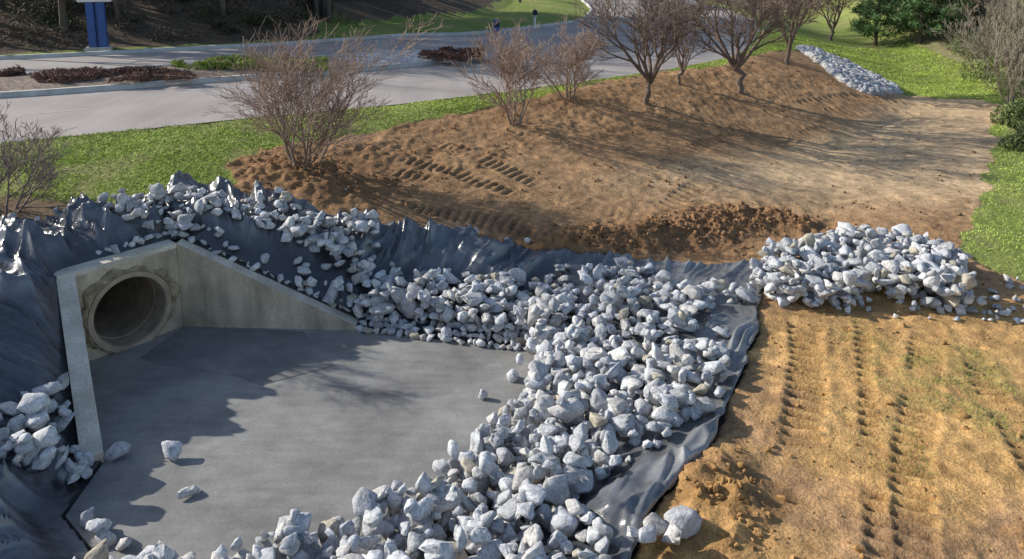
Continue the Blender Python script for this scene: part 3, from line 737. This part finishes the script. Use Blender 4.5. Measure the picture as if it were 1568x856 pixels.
n=len(pts); hgt=rng.uniform(.015,.04,n)*(.5+1.0*fbm(pts[:,0]*1.3,pts[:,1]*1.3,3,70))*np.where(di_,1.2,1); wd=np.where(di_,.004,.006+.0005*pts[:,1])
az=rng.uniform(0,6.283,n); dx=np.cos(az)*wd;dy=np.sin(az)*wd; le=rng.normal(size=(n,2))*.035
V=np.stack([np.column_stack([pts[:,0]-dx,pts[:,1]-dy,z-.01]),np.column_stack([pts[:,0]+dx,pts[:,1]+dy,z-.01]),np.column_stack([pts[:,0]+le[:,0],pts[:,1]+le[:,1],z+hgt])],1).reshape(-1,3)
tone=fbm(pts[:,0]*.9,pts[:,1]*.9,3,71); c=np.array([[.42,.52,.11]])*(.75+.6*rng.random((n,1)))*(.7+.6*tone)[:,None]
dry=rng.random(n)<np.where(di_,.4,.10); c[dry]=[.50,.46,.22]
c[di_]*=.75
npmesh('grass',V,np.arange(n*3).reshape(-1,3),m_grass,np.repeat(c,3,axis=0))
print('grass',n,time.time()-T0)
# ------------------------------------------------------------------ sign, bin, mailbox, car
m_blue=mk('blue_paint',(.02,.085,.30),rough=.4,spec=.5,noise=[(4,.9,1.1)])
m_white=mk('white_paint',(.75,.75,.75),rough=.4,noise=[(3,.94,1.03)])
m_dark=mk('black_plastic',(.03,.03,.035),rough=.5,noise=[(5,.9,1.1)])
b=hit(152,76); zb=float(Hbase(b[:1],b[1:])[0]); e=empty('roadside_pylon_sign'); rt=.35
cr,sr=math.cos(rt),math.sin(rt); zt=zfor(b[1],5)
for k,o in enumerate((-.17,.17)):
    box('post_%d'%(k+1),(b[0]+o*cr,b[1]+o*sr,(zb+zt)/2),(.26,.24,zt-zb+.1),m_blue,e,rt,.02)
box('centre_web',(b[0]+.03,b[1]+.06,(zb+zt)/2),(.16,.10,zt-zb),m_blue,e,rt,.005)
box('footing',(b[0],b[1],zb+.03),(.85,.5,.14),m_curb,e,rt,.02)
box('sign_panel',(b[0],b[1],zt+.75),(1.1,.32,1.4),m_white,e,rt,.03)
box('panel_band',(b[0]+.06,b[1]-.16,zt+.9),(.8,.05,.5),m_blue,e,rt,.005)
b=hit(760,54); zb=float(Hbase(b[:1],b[1:])[0]); e=empty('blue_newspaper_box')
box('cabinet',(b[0],b[1],zb+.42),(.26,.28,.56),m_blue,e,.3,.03); box('pedestal',(b[0],b[1],zb+.08),(.2,.2,.2),m_dark,e,.3,.01); box('window',(b[0]+.04,b[1]-.145,zb+.5),(.18,.02,.2),m_dark,e,.3,.004)
b=hit(819,46); zb=float(Hbase(b[:1],b[1:])[0]); e=empty('mailbox')
box('post',(b[0],b[1],zb+.35),(.09,.09,.75),m_white,e,.3,.01); box('arm',(b[0],b[1]-.12,zb+.7),(.08,.45,.07),m_white,e,.3,.01)
V=[]
for yy in(-.3,.3):
    for (xx,zz) in [(-.11,0),(.11,0)]+[(.11*math.cos(math.pi*i/8),.14+.11*math.sin(math.pi*i/8)) for i in range(9)]:
        V.append((b[0]+xx,b[1]-.12+yy,zb+.74+zz))
m_=11; pymesh('box',V,[tuple(range(m_)),tuple(range(2*m_-1,m_-1,-1))]+[(i,(i+1)%m_,m_+(i+1)%m_,m_+i) for i in range(m_)],m_dark,e)
def car(c,rot,mat):
    e=empty('white_car'); e.location=(c[0],c[1],c[2]); e.rotation_euler=(0,0,rot)
    prof=[(-2.25,.35),(-2.3,.75),(-2.1,.98),(-1.5,1.05),(-.95,1.42),(.35,1.46),(1.15,1.0),(2.0,.88),(2.28,.68),(2.28,.35)]
    def ext(name,pf,w,mt,bv,tp=0):
        n_=len(pf);V=[]
        for sd in(-1,1):
            for (a_,z_) in pf: V.append((a_,sd*(w-tp*max(0,z_-.95)),z_))
        return pymesh(name,V,[tuple(range(n_)),tuple(range(2*n_-1,n_-1,-1))]+[(i,(i+1)%n_,n_+(i+1)%n_,n_+i) for i in range(n_)],mt,e,bv)
    ext('body',prof,.88,mat,.04,.32)
    ext('side_windows',[(-1.3,1.02),(-.9,1.34),(.3,1.37),(.9,1.02)],.892,m_dark,0,.30)
    for k,(a_,z0,a2,z1) in enumerate(((1.14,1.04,.42,1.44),(-1.47,1.09,-.98,1.41))):
        o_=.02 if k==0 else -.02
        pymesh('windscreen' if k==0 else 'rear_window',[(a_+o_,-.72,z0),(a_+o_,.72,z0),(a2+o_,.62,z1),(a2+o_,-.62,z1)],[(0,1,2,3)],m_dark,e)
    for k,(a_,sd) in enumerate(((-1.4,-1),(-1.4,1),(1.45,-1),(1.45,1))):
        V=[];K=24
        for yy in(-.11,.11):
            for i in range(K): V.append((a_+.33*math.cos(6.2832*i/K),sd*.82+yy,.33+.33*math.sin(6.2832*i/K)))
        pymesh('wheel_%d'%(k+1),V,[tuple(range(K)),tuple(range(2*K-1,K-1,-1))]+[(i,(i+1)%K,K+(i+1)%K,K+i) for i in range(K)],m_dark,e,.02)
    for sd in(-.6,.6): box('headlamp',(2.27,sd,.68),(.06,.3,.14),m_white,e,0,.02)
s0,q0=s_at(P(985,12,RZ)); X_,Y_=rpt(s0,2.6); X2,Y2=rpt(s0+1,2.6)
car((X_,Y_,RZ+.012),math.atan2(Y2-Y_,X2-X_),m_white)
# ------------------------------------------------------------------ light
el=math.radians(28); tsx,tsy=-.962,.27; l=math.hypot(tsx,tsy); tsx/=l;tsy/=l
ts=Vector((tsx*math.cos(el),tsy*math.cos(el),math.sin(el)))
ld=bpy.data.lights.new('sun','SUN'); ld.energy=5.0; ld.angle=math.radians(.5); ld.color=(1,.945,.84)
lo_=bpy.data.objects.new('sun',ld); lo_.rotation_euler=(-ts).to_track_quat('-Z','Y').to_euler(); lo_.location=(0,0,30); bpy.context.scene.collection.objects.link(lo_)
w=bpy.data.worlds.new('World'); bpy.context.scene.world=w; w.use_nodes=True; nt=w.node_tree
sky=nt.nodes.new('ShaderNodeTexSky'); sky.sky_type='NISHITA'; sky.sun_disc=False; sky.sun_elevation=el; sky.sun_rotation=math.atan2(tsx,tsy)
nt.links.new(sky.outputs[0],nt.nodes['Background'].inputs[0]); nt.nodes['Background'].inputs[1].default_value=.15
# ------------------------------------------------------------------ camera
cd=bpy.data.cameras.new('camera'); co=bpy.data.objects.new('camera',cd); bpy.context.scene.collection.objects.link(co)
cd.sensor_width=36; cd.sensor_fit='HORIZONTAL'; cd.lens=36*F/1568; cd.shift_y=-(428-CYP)/1568; cd.clip_end=2000
co.location=(0,0,CAMZ); co.rotation_euler=(math.pi/2-TH,0,0); bpy.context.scene.camera=co
sc=bpy.context.scene; sc.view_settings.view_transform='Standard'; sc.view_settings.look='None'; sc.view_settings.exposure=0
print('done',time.time()-T0)
